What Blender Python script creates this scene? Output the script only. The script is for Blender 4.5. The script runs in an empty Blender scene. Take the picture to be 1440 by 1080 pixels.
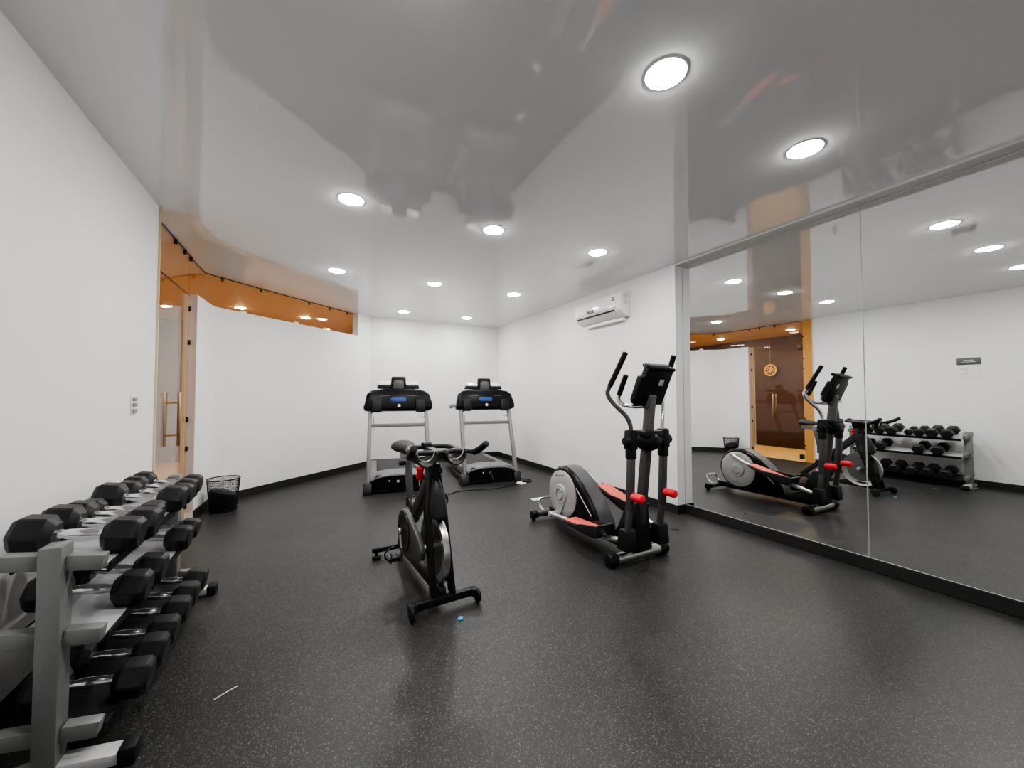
import bpy, bmesh, math, random
from mathutils import Vector, Matrix, Euler
random.seed(7)
PI = math.pi
scene = bpy.context.scene
COL = scene.collection

# ------------------------------------------------------------------ helpers
class MB:
    """collects shapes into one mesh"""
    def __init__(s):
        s.bm = bmesh.new()
    def _take(s, t, M=None):
        if M is not None:
            bmesh.ops.transform(t, matrix=M, verts=t.verts)
        me = bpy.data.meshes.new('tmp')
        t.to_mesh(me); t.free()
        s.bm.from_mesh(me)
        bpy.data.meshes.remove(me)
        return s
    def box(s, c, size, bev=0.0, rot=None, seg=2, taper=None):
        t = bmesh.new()
        bmesh.ops.create_cube(t, size=1.0)
        for v in t.verts:
            k = 1.0
            if taper and v.co.z > 0:
                k = taper
            v.co = Vector((v.co.x*size[0]*k, v.co.y*size[1]*k, v.co.z*size[2]))
        if bev > 0:
            bmesh.ops.bevel(t, geom=t.edges[:], offset=bev, segments=seg, profile=0.5, affect='EDGES')
        M = Matrix.Translation(Vector(c))
        if rot:
            M = M @ Euler(rot, 'XYZ').to_matrix().to_4x4()
        return s._take(t, M)
    def bar(s, p0, p1, w, d, bev=0.004, side=(1, 0, 0)):
        """rectangular tube from p0 to p1: w along 'side', d across"""
        p0 = Vector(p0); p1 = Vector(p1)
        z = (p1-p0); L = z.length; z.normalize()
        x = Vector(side); x = (x - z*x.dot(z)).normalized()
        y = z.cross(x)
        t = bmesh.new()
        bmesh.ops.create_cube(t, size=1.0)
        for v in t.verts:
            v.co = Vector((v.co.x*w, v.co.y*d, v.co.z*L))
        if bev > 0:
            bmesh.ops.bevel(t, geom=t.edges[:], offset=bev, segments=2, profile=0.5, affect='EDGES')
        M = Matrix((x, y, z)).transposed().to_4x4()
        M.translation = (p0+p1)/2
        return s._take(t, M)
    def lathe(s, prof, c=(0, 0, 0), axis=(0, 0, 1), n=32, closed=False):
        t = bmesh.new()
        rings = []
        for r, z in prof:
            if r < 1e-6:
                rings.append([t.verts.new((0, 0, z))])
            else:
                rings.append([t.verts.new((r*math.cos(2*PI*i/n), r*math.sin(2*PI*i/n), z)) for i in range(n)])
        prs = list(zip(rings[:-1], rings[1:]))
        if closed:
            prs.append((rings[-1], rings[0]))
        for a, b in prs:
            for i in range(n):
                j = (i+1) % n
                q = [a[i % len(a)], a[j % len(a)], b[j % len(b)], b[i % len(b)]]
                u = []
                for v in q:
                    if v not in u:
                        u.append(v)
                if len(u) > 2:
                    try:
                        t.faces.new(u)
                    except ValueError:
                        pass
        bmesh.ops.recalc_face_normals(t, faces=t.faces)
        M = Vector((0, 0, 1)).rotation_difference(Vector(axis).normalized()).to_matrix().to_4x4()
        M.translation = Vector(c)
        return s._take(t, M)
    def cyl(s, p0, p1, r, r1=None, n=24, bev=0.0):
        p0 = Vector(p0); p1 = Vector(p1); L = (p1-p0).length
        r1 = r if r1 is None else r1
        if bev > 0:
            prof = [(0, 0), (r-bev, 0), (r-bev*.3, bev*.3), (r, bev), (r1, L-bev), (r1-bev*.3, L-bev*.3), (r1-bev, L), (0, L)]
        else:
            prof = [(0, 0), (r, 0), (r1, L), (0, L)]
        return s.lathe(prof, p0, p1-p0, n)
    def tube(s, pts, r, n=12, sub=6, flat=None, closed=False):
        """smooth tube through pts; flat=(kx,ky) squashes the section"""
        P = [Vector(p) for p in pts]
        R = r if isinstance(r, (list, tuple)) else [r]*len(P)
        out, rad = [], []
        m = len(P)
        rng = range(m if closed else m-1)
        for i in rng:
            if closed:
                a, b, c, d = P[(i-1) % m], P[i], P[(i+1) % m], P[(i+2) % m]
                ra, rb = R[i], R[(i+1) % m]
            else:
                a = P[i-1] if i > 0 else P[0]*2-P[1]
                b, c = P[i], P[i+1]
                d = P[i+2] if i+2 < m else P[-1]*2-P[-2]
                ra, rb = R[i], R[i+1]
            for k in range(sub):
                u = k/sub
                out.append(0.5*((2*b)+(c-a)*u+(2*a-5*b+4*c-d)*u*u+(3*b-a-3*c+d)*u**3))
                rad.append(ra+(rb-ra)*u)
        if not closed:
            out.append(P[-1]); rad.append(R[-1])
        t = bmesh.new()
        N = len(out)
        tan = []
        for i in range(N):
            if closed:
                tan.append((out[(i+1) % N]-out[i-1]).normalized())
            else:
                tan.append((out[min(i+1, N-1)]-out[max(i-1, 0)]).normalized())
        ref = Vector((1, 0, 0)) if abs(tan[0].x) < .8 else Vector((0, 0, 1))
        nx = (ref-tan[0]*ref.dot(tan[0])).normalized()
        rings = []
        for i in range(N):
            nx = (nx-tan[i]*nx.dot(tan[i])).normalized()
            ny = tan[i].cross(nx)
            kx, ky = flat if flat else (1, 1)
            rings.append([t.verts.new(out[i]+(nx*math.cos(2*PI*j/n)*kx+ny*math.sin(2*PI*j/n)*ky)*rad[i]) for j in range(n)])
        prs = list(zip(rings[:-1], rings[1:]))
        if closed:
            prs.append((rings[-1], rings[0]))
        for a, b in prs:
            for j in range(n):
                t.faces.new((a[j], a[(j+1) % n], b[(j+1) % n], b[j]))
        if not closed:
            for rg, q, sg in ((rings[0], 0, -1), (rings[-1], -1, 1)):
                cap = [v for v in rg]
                cen = t.verts.new(out[q]+tan[q]*rad[q]*.35*sg)
                for j in range(n):
                    t.faces.new((cap[j], cap[(j+1) % n], cen))
        bmesh.ops.recalc_face_normals(t, faces=t.faces)
        return s._take(t)
    def prism(s, poly, a, b, plane='yz', bev=0.0, M=None, seg=2):
        """poly in a plane, extruded from a to b along the missing axis"""
        t = bmesh.new()
        def pt(p, h):
            if plane == 'yz': return (h, p[0], p[1])
            if plane == 'xz': return (p[0], h, p[1])
            return (p[0], p[1], h)
        A = [t.verts.new(pt(p, a)) for p in poly]
        B = [t.verts.new(pt(p, b)) for p in poly]
        n = len(poly)
        t.faces.new(A); t.faces.new(B[::-1])
        for i in range(n):
            t.faces.new((A[i], A[(i+1) % n], B[(i+1) % n], B[i]))
        bmesh.ops.recalc_face_normals(t, faces=t.faces)
        if bev > 0:
            ed = [e for e in t.edges if len(e.link_faces) == 2 and e.calc_face_angle(0) > .5]
            bmesh.ops.bevel(t, geom=ed, offset=bev, segments=seg, profile=0.5, affect='EDGES', clamp_overlap=True)
        return s._take(t, M)
    def ell(s, c, r, n=24, rot=None):
        t = bmesh.new()
        bmesh.ops.create_uvsphere(t, u_segments=n, v_segments=n//2, radius=1)
        M = Matrix.Translation(Vector(c))
        if rot: M = M @ Euler(rot, 'XYZ').to_matrix().to_4x4()
        M = M @ Matrix.Diagonal((r[0], r[1], r[2], 1))
        return s._take(t, M)
    def loft(s, rings, cap=True):
        t = bmesh.new()
        R = [[t.verts.new(p) for p in r] for r in rings]
        n = len(R[0])
        for a, b in zip(R[:-1], R[1:]):
            for j in range(n):
                t.faces.new((a[j], a[(j+1) % n], b[(j+1) % n], b[j]))
        if cap:
            t.faces.new(R[0][::-1]); t.faces.new(R[-1])
        bmesh.ops.recalc_face_normals(t, faces=t.faces)
        return s._take(t)
    def wall(s, line, off, z0, z1):
        """vertical slab along a polyline, thickened to its left by off"""
        L = [Vector((p[0], p[1])) for p in line]
        N = []
        for i in range(len(L)):
            d = (L[min(i+1, len(L)-1)]-L[max(i-1, 0)]).normalized()
            N.append(Vector((-d.y, d.x)))
        rings = []
        for p, n in zip(L, N):
            q = p+n*off
            rings.append([(p.x, p.y, z0), (q.x, q.y, z0), (q.x, q.y, z1), (p.x, p.y, z1)])
        return s.loft(rings)
    def deform(s, fn):
        for v in s.bm.verts:
            v.co = fn(v.co)
        return s
    def build(s, name, mat, parent=None, label=None, sharp=32):
        me = bpy.data.meshes.new(name)
        s.bm.to_mesh(me); s.bm.free()
        for p in me.polygons:
            p.use_smooth = True
        me.set_sharp_from_angle(angle=math.radians(sharp))
        me.materials.append(mat)
        o = bpy.data.objects.new(name, me)
        COL.objects.link(o)
        if parent is not None:
            o.parent = parent
        if label:
            o['label'] = label
        return o

def tag(o, label, cat, group=None, kind=None):
    if label: o['label'] = label
    if cat: o['category'] = cat
    if group: o['group'] = group
    if kind: o['kind'] = kind
    return o

def thing(name, label, cat, loc=(0, 0, 0), rz=0.0, group=None):
    o = bpy.data.objects.new(name, None)
    o.empty_display_size = .05
    COL.objects.link(o)
    o.location = loc; o.rotation_euler = (0, 0, rz)
    return tag(o, label, cat, group)

def struct(name, mb, mat, parent=None):
    o = mb.build(name, mat, parent)
    if parent is None: o['kind'] = 'structure'
    return o

def dup(root, loc, rot=None, label=None):
    r = root.copy(); COL.objects.link(r); r.location = loc
    if rot is not None: r.rotation_euler = rot
    if label: r['label'] = label
    for ch in list(root.children):
        c = ch.copy(); COL.objects.link(c); c.parent = r
        for g in list(ch.children):
            d = g.copy(); COL.objects.link(d); d.parent = c
    return r

# ------------------------------------------------------------------ materials
def mat(name, col, rough=.5, metal=0.0, spec=.5, var=0.0, vscale=8.0, bump=0.0, bscale=60.0, coat=0.0):
    m = bpy.data.materials.new(name); m.use_nodes = True
    nt = m.node_tree; b = nt.nodes['Principled BSDF']
    b.inputs['Base Color'].default_value = (*col, 1)
    b.inputs['Roughness'].default_value = rough
    b.inputs['Metallic'].default_value = metal
    b.inputs['Specular IOR Level'].default_value = spec
    if coat:
        b.inputs['Coat Weight'].default_value = coat
        b.inputs['Coat Roughness'].default_value = .08
    tc = nt.nodes.new('ShaderNodeTexCoord')
    n = nt.nodes.new('ShaderNodeTexNoise'); n.inputs['Scale'].default_value = vscale; n.inputs['Detail'].default_value = 4
    nt.links.new(tc.outputs['Object'], n.inputs['Vector'])
    mx = nt.nodes.new('ShaderNodeMix'); mx.data_type = 'RGBA'
    k = var
    mx.inputs[6].default_value = (*[c*(1-k) for c in col], 1)
    mx.inputs[7].default_value = (*[min(1, c*(1+k)) for c in col], 1)
    nt.links.new(n.outputs['Fac'], mx.inputs[0])
    nt.links.new(mx.outputs[2], b.inputs['Base Color'])
    if bump:
        n2 = nt.nodes.new('ShaderNodeTexNoise'); n2.inputs['Scale'].default_value = bscale; n2.inputs['Detail'].default_value = 3
        nt.links.new(tc.outputs['Object'], n2.inputs['Vector'])
        bp = nt.nodes.new('ShaderNodeBump'); bp.inputs['Strength'].default_value = bump; bp.inputs['Distance'].default_value = .01
        nt.links.new(n2.outputs['Fac'], bp.inputs['Height'])
        nt.links.new(bp.outputs['Normal'], b.inputs['Normal'])
    return m

def emit(name, col, s):
    m = bpy.data.materials.new(name); m.use_nodes = True
    nt = m.node_tree; nt.nodes.remove(nt.nodes['Principled BSDF'])
    e = nt.nodes.new('ShaderNodeEmission'); e.inputs[0].default_value = (*col, 1); e.inputs[1].default_value = s
    nt.links.new(e.outputs[0], nt.nodes['Material Output'].inputs[0])
    return m

def glass(name, tint, refl=1.0, film=None, filmfac=0.0):
    m = bpy.data.materials.new(name); m.use_nodes = True
    nt = m.node_tree; nt.nodes.remove(nt.nodes['Principled BSDF'])
    tr = nt.nodes.new('ShaderNodeBsdfTransparent'); tr.inputs[0].default_value = (*tint, 1)
    gl = nt.nodes.new('ShaderNodeBsdfGlossy'); gl.inputs['Roughness'].default_value = .01
    gl.inputs[0].default_value = (refl, refl, refl, 1)
    fr = nt.nodes.new('ShaderNodeFresnel')
    ge = nt.nodes.new('ShaderNodeNewGeometry')
    io = nt.nodes.new('ShaderNodeMapRange'); io.inputs[3].default_value = 1.35; io.inputs[4].default_value = 1/1.35
    nt.links.new(ge.outputs['Backfacing'], io.inputs[0]); nt.links.new(io.outputs[0], fr.inputs[0])
    src = tr
    if film:
        df = nt.nodes.new('ShaderNodeBsdfDiffuse'); df.inputs[0].default_value = (*film, 1)
        tl = nt.nodes.new('ShaderNodeBsdfTranslucent'); tl.inputs[0].default_value = (*film, 1)
        a = nt.nodes.new('ShaderNodeMixShader'); a.inputs[0].default_value = .5
        nt.links.new(df.outputs[0], a.inputs[1]); nt.links.new(tl.outputs[0], a.inputs[2])
        b = nt.nodes.new('ShaderNodeMixShader'); b.inputs[0].default_value = filmfac
        nt.links.new(tr.outputs[0], b.inputs[1]); nt.links.new(a.outputs[0], b.inputs[2])
        src = b
    mx = nt.nodes.new('ShaderNodeMixShader')
    nt.links.new(fr.outputs[0], mx.inputs[0]); nt.links.new(src.outputs[0], mx.inputs[1]); nt.links.new(gl.outputs[0], mx.inputs[2])
    nt.links.new(mx.outputs[0], nt.nodes['Material Output'].inputs[0])
    return m

def mirror_mat():
    m = bpy.data.materials.new('mirror_silver'); m.use_nodes = True
    b = m.node_tree.nodes['Principled BSDF']
    b.inputs['Base Color'].default_value = (.94, .95, .93, 1)
    b.inputs['Metallic'].default_value = 1; b.inputs['Roughness'].default_value = 0.0
    return m

def rubber_floor():
    m = bpy.data.materials.new('speckled_rubber'); m.use_nodes = True
    nt = m.node_tree; b = nt.nodes['Principled BSDF']; L = nt.links.new
    tc = nt.nodes.new('ShaderNodeTexCoord')
    def specks(scale, thr, keep, seed):
        mp = nt.nodes.new('ShaderNodeMapping'); mp.inputs['Location'].default_value = (seed, seed*.7, 0)
        mp.inputs['Rotation'].default_value = (0, 0, seed)
        L(tc.outputs['Object'], mp.inputs[0])
        nz = nt.nodes.new('ShaderNodeTexNoise'); nz.inputs['Scale'].default_value = scale*1.3
        L(mp.outputs[0], nz.inputs['Vector'])
        ad = nt.nodes.new('ShaderNodeVectorMath'); ad.operation = 'MULTIPLY_ADD'
        ad.inputs[1].default_value = (.012, .012, 0)
        L(nz.outputs['Color'], ad.inputs[0]); L(mp.outputs[0], ad.inputs[2])
        v = nt.nodes.new('ShaderNodeTexVoronoi'); v.voronoi_dimensions = '2D'; v.inputs['Scale'].default_value = scale
        L(ad.outputs[0], v.inputs['Vector'])
        lt = nt.nodes.new('ShaderNodeMath'); lt.operation = 'LESS_THAN'; lt.inputs[1].default_value = thr
        L(v.outputs['Distance'], lt.inputs[0])
        sp = nt.nodes.new('ShaderNodeSeparateColor'); L(v.outputs['Color'], sp.inputs[0])
        gt = nt.nodes.new('ShaderNodeMath'); gt.operation = 'LESS_THAN'; gt.inputs[1].default_value = keep
        L(sp.outputs[0], gt.inputs[0])
        mu = nt.nodes.new('ShaderNodeMath'); mu.operation = 'MULTIPLY'
        L(lt.outputs[0], mu.inputs[0]); L(gt.outputs[0], mu.inputs[1])
        mu2 = nt.nodes.new('ShaderNodeMath'); mu2.operation = 'MULTIPLY'
        L(mu.outputs[0], mu2.inputs[0]); L(sp.outputs[1], mu2.inputs[1])
        return mu2
    a = specks(120, .27, .20, 1.3); c = specks(230, .34, .34, 4.1)
    s = nt.nodes.new('ShaderNodeMath'); s.operation = 'MAXIMUM'
    L(a.outputs[0], s.inputs[0]); L(c.outputs[0], s.inputs[1])
    big = nt.nodes.new('ShaderNodeTexNoise'); big.inputs['Scale'].default_value = 1.1; big.inputs['Detail'].default_value = 5
    L(tc.outputs['Object'], big.inputs['Vector'])
    cr = nt.nodes.new('ShaderNodeMix'); cr.data_type = 'RGBA'
    cr.inputs[6].default_value = (.015, .015, .015, 1); cr.inputs[7].default_value = (.029, .029, .0285, 1)
    L(big.outputs['Fac'], cr.inputs[0])
    mx = nt.nodes.new('ShaderNodeMix'); mx.data_type = 'RGBA'
    mx.inputs[7].default_value = (.15, .15, .146, 1)
    L(s.outputs[0], mx.inputs[0]); L(cr.outputs[2], mx.inputs[6])
    L(mx.outputs[2], b.inputs['Base Color'])
    mr = nt.nodes.new('ShaderNodeMapRange'); mr.inputs[3].default_value = .34; mr.inputs[4].default_value = .50
    L(big.outputs['Fac'], mr.inputs[0]); L(mr.outputs[0], b.inputs['Roughness'])
    b.inputs['Specular IOR Level'].default_value = .36
    fn = nt.nodes.new('ShaderNodeTexNoise'); fn.inputs['Scale'].default_value = 160
    L(tc.outputs['Object'], fn.inputs['Vector'])
    bp = nt.nodes.new('ShaderNodeBump'); bp.inputs['Strength'].default_value = .12; bp.inputs['Distance'].default_value = .003
    L(fn.outputs['Fac'], bp.inputs['Height']); L(bp.outputs['Normal'], b.inputs['Normal'])
    return m

def gloss_ceiling():
    m = bpy.data.materials.new('glossy_ceiling'); m.use_nodes = True
    nt = m.node_tree; b = nt.nodes['Principled BSDF']; L = nt.links.new
    b.inputs['Base Color'].default_value = (.78, .79, .795, 1)
    b.inputs['Roughness'].default_value = .045
    b.inputs['Specular IOR Level'].default_value = .8
    tc = nt.nodes.new('ShaderNodeTexCoord')
    n = nt.nodes.new('ShaderNodeTexNoise'); n.inputs['Scale'].default_value = 1.6; n.inputs['Detail'].default_value = 2
    L(tc.outputs['Object'], n.inputs['Vector'])
    bp = nt.nodes.new('ShaderNodeBump'); bp.inputs['Strength'].default_value = .35; bp.inputs['Distance'].default_value = .009
    L(n.outputs['Fac'], bp.inputs['Height']); L(bp.outputs['Normal'], b.inputs['Normal'])
    return m

M = {}
M['wall'] = mat('white_wall_paint', (.80, .80, .805), .55, spec=.3, var=.02, vscale=2, bump=.05, bscale=90)
M['ceil'] = gloss_ceiling()
M['ceil_matte'] = mat('matte_ceiling_strip', (.6, .6, .58), .6, var=.02)
M['floor'] = rubber_floor()
M['base'] = mat('black_baseboard', (.018, .018, .018), .45, var=.2, vscale=20)
M['mirror'] = mirror_mat()
M['mirror_edge'] = mat('mirror_edge', (.55, .6, .55), .2, var=.05)
M['glass'] = glass('amber_clear_glass', (.97, .93, .86), 1.0)
M['glass_gold'] = glass('gold_film_glass', (.9, .7, .4), 1.0, (.78, .51, .19), .75)
M['glass_pale'] = glass('pale_film_glass', (.92, .84, .70), 1.0, (.62, .50, .36), .6)
M['glass_edge'] = mat('glass_edge_strip', (.62, .54, .32), .3, var=.05)
M['clip'] = mat('dark_clip_metal', (.05, .04, .035), .35, .8, var=.1)
M['clip_w'] = mat('pale_clip_metal', (.75, .72, .68), .35, .3, var=.05)
M['brass'] = mat('brushed_brass', (.50, .38, .22), .3, 1, var=.1, vscale=60)
M['gold'] = mat('gold_ornament', (.80, .55, .22), .35, .6, var=.2, vscale=40)
M['hall_brown'] = mat('hall_brown_wall', (.068, .037, .043), .55, var=.12, vscale=3)
M['hall_dark'] = mat('hall_dark_skirting', (.03, .012, .010), .5, var=.1)
M['hall_orange'] = mat('hall_amber_lit_paint', (.56, .40, .25), .6, var=.04)  # the hall's amber light is put into this ceiling and wall colour
M['hall_floor'] = mat('hall_tile', (.85, .60, .30), .35, var=.05)
M['hall_pale'] = mat('hall_pale_wall', (.21, .19, .185), .6, var=.04)
M['lamp_on'] = emit('downlight_glow', (1, .985, .96), 265)
M['lamp_warm'] = emit('warm_downlight_glow', (1, .80, .54), 400)
M['lamp_rim'] = mat('downlight_rim', (.85, .85, .84), .3, var=.02)
M['silver'] = mat('silver_paint', (.17, .17, .173), .45, .35, var=.04, vscale=30)
M['silver_l'] = mat('light_silver_paint', (.215, .215, .22), .45, .2, var=.04, vscale=30)
M['disc'] = mat('disc_silver_paint', (.46, .46, .465), .36, .25, var=.03, vscale=20)
M['chrome'] = mat('chrome', (.74, .74, .75), .16, 1, var=.05, vscale=40)
M['steel'] = mat('brushed_steel', (.62, .62, .60), .28, 1, var=.12, vscale=30)
M['gunmetal'] = mat('gunmetal_paint', (.09, .09, .093), .36, .4, var=.06, vscale=30)
M['black'] = mat('black_plastic', (.008, .008, .009), .42, spec=.28, var=.15, vscale=30)
M['black_gloss'] = mat('glossy_black_plastic', (.006, .006, .007), .28, spec=.18, var=.1)
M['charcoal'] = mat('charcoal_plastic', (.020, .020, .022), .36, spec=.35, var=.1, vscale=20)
M['grey_plastic'] = mat('grey_plastic', (.085, .085, .088), .4, var=.06, vscale=20)
M['rubber'] = mat('black_rubber', (.009, .009, .010), .55, spec=.3, var=.2, vscale=40, bump=.1, bscale=200)
M['hex'] = mat('hex_head_rubber', (.013, .013, .014), .42, spec=.35, var=.2, vscale=30, bump=.08, bscale=150)
M['belt'] = mat('treadmill_belt', (.028, .028, .03), .6, var=.1, vscale=60)
M['red'] = mat('red_plastic', (.72, .02, .035), .4, var=.05)
M['foam'] = mat('red_foam', (.86, .03, .05), .7, var=.08, vscale=60, bump=.2, bscale=200)
M['pad_red'] = mat('worn_red_pad', (.72, .13, .09), .6, var=.12, vscale=30, bump=.15, bscale=150)
M['blue'] = mat('blue_sticker', (.004, .055, .24), .5, var=.2, vscale=30)
M['blue_wrap'] = mat('blue_wrapper', (.05, .42, .75), .4, var=.2, vscale=80)
M['white'] = mat('white_plastic', (.78, .78, .77), .35, var=.02)
M['white_gloss'] = mat('glossy_white_plastic', (.84, .84, .83), .15, var=.02)
M['ac_body'] = mat('air_conditioner_white', (.80, .80, .77), .25, var=.02)
M['ac_dark'] = mat('air_conditioner_slot', (.03, .03, .035), .4, var=.1)  # dark tone of the slot, display window and badge
M['paper'] = mat('white_paper', (.80, .78, .76), .7, var=.04, vscale=20)
M['sign'] = mat('grey_sign_board', (.10, .10, .105), .5, var=.08)
M['sign_text'] = mat('sign_lettering', (.45, .45, .45), .6, var=.1)
M['switch'] = mat('grey_switch_plate', (.26, .26, .27), .35, var=.05)
M['pink'] = mat('warm_spill_end_tint', (.60, .50, .48), .5, var=.03)  # warm spill from the hall put into the end face's colour
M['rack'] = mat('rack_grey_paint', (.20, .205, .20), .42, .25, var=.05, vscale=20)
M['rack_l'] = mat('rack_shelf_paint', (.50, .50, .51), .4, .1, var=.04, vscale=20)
M['saddle'] = mat('saddle_vinyl', (.040, .040, .042), .62, spec=.2, var=.1, vscale=20)
M['cup'] = mat('pedal_cage', (.015, .015, .015), .4, var=.1)

# ------------------------------------------------------------------ camera
F = 545.0; H = 1.30
yaw = math.atan(282/F); pit = math.atan(16/F)
fw = Vector((math.sin(yaw)*math.cos(pit), math.cos(yaw)*math.cos(pit), math.sin(pit)))
rt = Vector((math.cos(yaw), -math.sin(yaw), 0)); up = rt.cross(fw)
cd = bpy.data.cameras.new('camera'); cam = bpy.data.objects.new('camera', cd); COL.objects.link(cam)
cd.sensor_width = 36; cd.lens = F/1440*36; cd.clip_start = .02
Mc = Matrix((rt, up, -fw)).transposed().to_4x4(); Mc.translation = Vector((0, 0, H))
cam.matrix_world = Mc
scene.camera = cam

# ------------------------------------------------------------------ the room
ZC = 2.765; ZP = 2.36
XL = -1.07; XR = 3.58; XM = 3.70; YB = 7.60; YR = 2.97; YN = -1.60
part = [(-1.08, 5.14), (-1.063, 5.42), (-1.047, 5.66), (-1.02, 5.735), (-.97, 5.79), (-.55, 6.19), (-.17, 6.545), (.21, 6.89), (.72, 7.36)]
full = [(.72, 7.36), (.93, 7.56), (.965, 7.60)]
glz = [(-1.15, 5.14), (-1.147, 5.45), (-1.142, 5.70), (-1.128, 5.762), (-1.09, 5.81), (-.63, 6.255), (-.24, 6.615), (.14, 6.96), (.655, 7.43)]

g = MB().prism([(XL, YN), (4.0, YN), (4.0, YB+.1), (.9, YB+.1), (.64, 7.44), (.13, 6.97), (-.25, 6.625), (-.64, 6.265), (-1.10, 5.82), (-1.14, 5.765), (-1.16, 5.70), (-1.165, 5.5), (-1.17, 3.9), (XL-.1, 3.9), (XL-.1, YN)], -.05, 0, 'xy')
struct('floor', g, M['floor'])
g = MB().prism([(XL-.1, YN), (4.0, YN), (4.0, YB+.1), (.9, YB+.1), (.64, 7.44), (.13, 6.97), (-.25, 6.625), (-.64, 6.265), (-1.10, 5.82), (-1.14, 5.765), (-1.16, 5.70), (-1.165, 5.5), (-1.17, 3.9)], ZC, ZC+.03, 'xy')
struct('ceiling', g, M['ceil'])
struct('trim_mirror_ceiling', MB().box(((XR+XM)/2+.004, (YR+YN)/2, ZC-.009), (XM-XR+.008, YR-YN, .018)), M['ceil_matte'])
struct('wall_left', MB().box((XL-.075, (YN+3.90)/2, ZC/2), (.15, 3.90-YN, ZC)), M['wall'])
struct('wall_right', MB().box((XR+.1, (YR+YB)/2, ZC/2), (.2, YB-YR, ZC)), M['wall'])
struct('wall_right_recess', MB().box((XM+.09, (YR+YN)/2, ZC/2), (.15, YR-YN, ZC)), M['wall'])
struct('wall_back', MB().box(((.965+XR)/2, YB+.06, ZC/2), (XR-.965, .12, ZC)), M['wall'])
struct('wall_front', MB().box((1.3, YN-.06, ZC/2), (5.4, .12, ZC)), M['wall'])
struct('wall_partition', MB().wall(part, .115, 0, ZP), M['wall'])
struct('wall_partition_end', MB().wall(full, .12, 0, ZC), M['wall'])
bb = .095
struct('baseboard_right', MB().box((XR-.006, (YR+YB)/2-.006, bb/2), (.012, YB-YR+.012, bb)), M['base'])
struct('baseboard_return', MB().box(((XR+XM)/2, YR-.006, bb/2), (XM-XR+.01, .012, bb)), M['base'])
struct('baseboard_mirror', MB().box((XM-.002, (YR+YN)/2, bb/2), (.022, YR-YN, bb-.008)), M['base'])
struct('baseboard_back', MB().box(((.95+XR)/2, YB-.006, bb/2), (XR-.95, .012, bb)), M['base'])
struct('baseboard_partition', MB().wall([(p[0], p[1]) for p in part+full[1:]], -.012, 0, bb+.005), M['base'])
struct('baseboard_left', MB().box((XL+.006, (YN+3.90)/2, bb/2), (.012, 3.90-YN, bb)), M['base'])
struct('warm_tint_partition_end', MB().box((-1.137, 5.137, ZP/2+.05), (.113, .008, ZP-.10)), M['pink'])  # thin skin on the partition end, painted with the hall's warm light
struct('trim_door_jamb', MB().box((XL-.03, 3.905, ZC/2), (.085, .012, ZC-.004)), M['glass_edge'])

# mirrors
for nm, y0, y1, lab in (('wall_mirror', 1.3715, YR-.002, 'tall wall mirror panel reflecting the elliptical, left of the vertical seam'),
                        ('wall_mirror', -.13, 1.3685, 'tall wall mirror panel reflecting the dumbbell rack, right of the vertical seam')):
    t = thing(nm, lab, 'mirror', (XM, (y0+y1)/2, .095), 0, 'wall mirrors')
    w = y1-y0; h = ZC-.020-.095
    MB().box((.002, 0, h/2), (.006, w, h)).build('mirror_glass', M['mirror'], t)
    e = MB()
    for sy in (-1, 1):
        e.box((-.0015, sy*(w/2-.001), h/2), (.002, .002, h))
    e.box((-.0015, 0, .002), (.002, w, .004)).box((-.0015, 0, h-.002), (.002, w, .004))
    e.build('polished_edge', M['mirror_edge'], t)

# ------------------------------------------------------------------ hall beyond the glass
struct('floor_hall', MB().box((-1.2, 5.6, -.045), (4.6, 9.2, .06)), M['hall_floor'])
struct('ceiling_hall', MB().box((-1.2, 5.6, ZC+.065), (4.6, 9.2, .06)), M['hall_orange'])
struct('wall_hall_far', MB().box((-3.25, 5.6, ZC/2), (.1, 9.2, ZC+.06)), M['hall_brown'])
struct('baseboard_hall', MB().box((-3.19, 5.6, .20), (.02, 9.2, .40)), M['hall_dark'])
struct('wall_hall_end', MB().box((-1.2, 9.95, ZC/2), (4.2, .1, ZC+.06)), M['hall_orange'])
struct('wall_hall_end_left', MB().box((-2.25, 9.88, ZC/2), (1.9, .04, ZC+.06)), M['hall_pale'])
struct('wall_hall_near', MB().box((-2.2, 1.25, ZC/2), (2.1, .1, ZC+.06)), M['hall_pale'])
struct('wall_hall_side', MB().box((1.02, 8.8, ZC/2), (.1, 2.3, ZC+.06)), M['hall_orange'])

# glazing
ZD = 2.345
t = thing('door_1', None, None, (-1.15, 4.12, 0)); t['kind'] = 'structure'
MB().box((0, .465, ZD/2+.004), (.010, .93, ZD-.012)).build('door_glass', M['glass'], t)
MB().box((0, .928, ZD/2+.004), (.012, .006, ZD-.012)).build('glass_edge', M['glass_edge'], t)
hd = MB()
for sx in (-1, 1):
    hd.cyl((sx*.055, .53, .83), (sx*.055, .53, 1.33), .013, bev=.003)
for z in (.93, 1.23):
    hd.cyl((-.055, .53, z), (.055, .53, z), .008)
hd.build('door_handle', M['brass'], t)
for z in (.10, ZD-.10):
    MB().box((0, .04, z), (.03, .08, .09), .004).build('hinge_clamp', M['clip'], t)
t = thing('window_1', None, None, (-1.15, 3.91, 0)); t['kind'] = 'structure'
MB().box((0, .10, ZC/2), (.010, .195, ZC-.01)).build('gold_pane', M['glass_gold'], t)
for z in (.25, .32, .85, 1.35, 1.83, 2.02, 2.45):
    MB().cyl((-.012, .185, z), (.014, .185, z), .014, bev=.003, n=16).build('bolt', M['clip'], t)
t = thing('window_2', None, None, (-1.15, 5.01, 0)); t['kind'] = 'structure'
MB().box((0, .085, ZP/2), (.010, .06, ZP-.01)).build('jamb_pane', M['glass_pale'], t)
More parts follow.
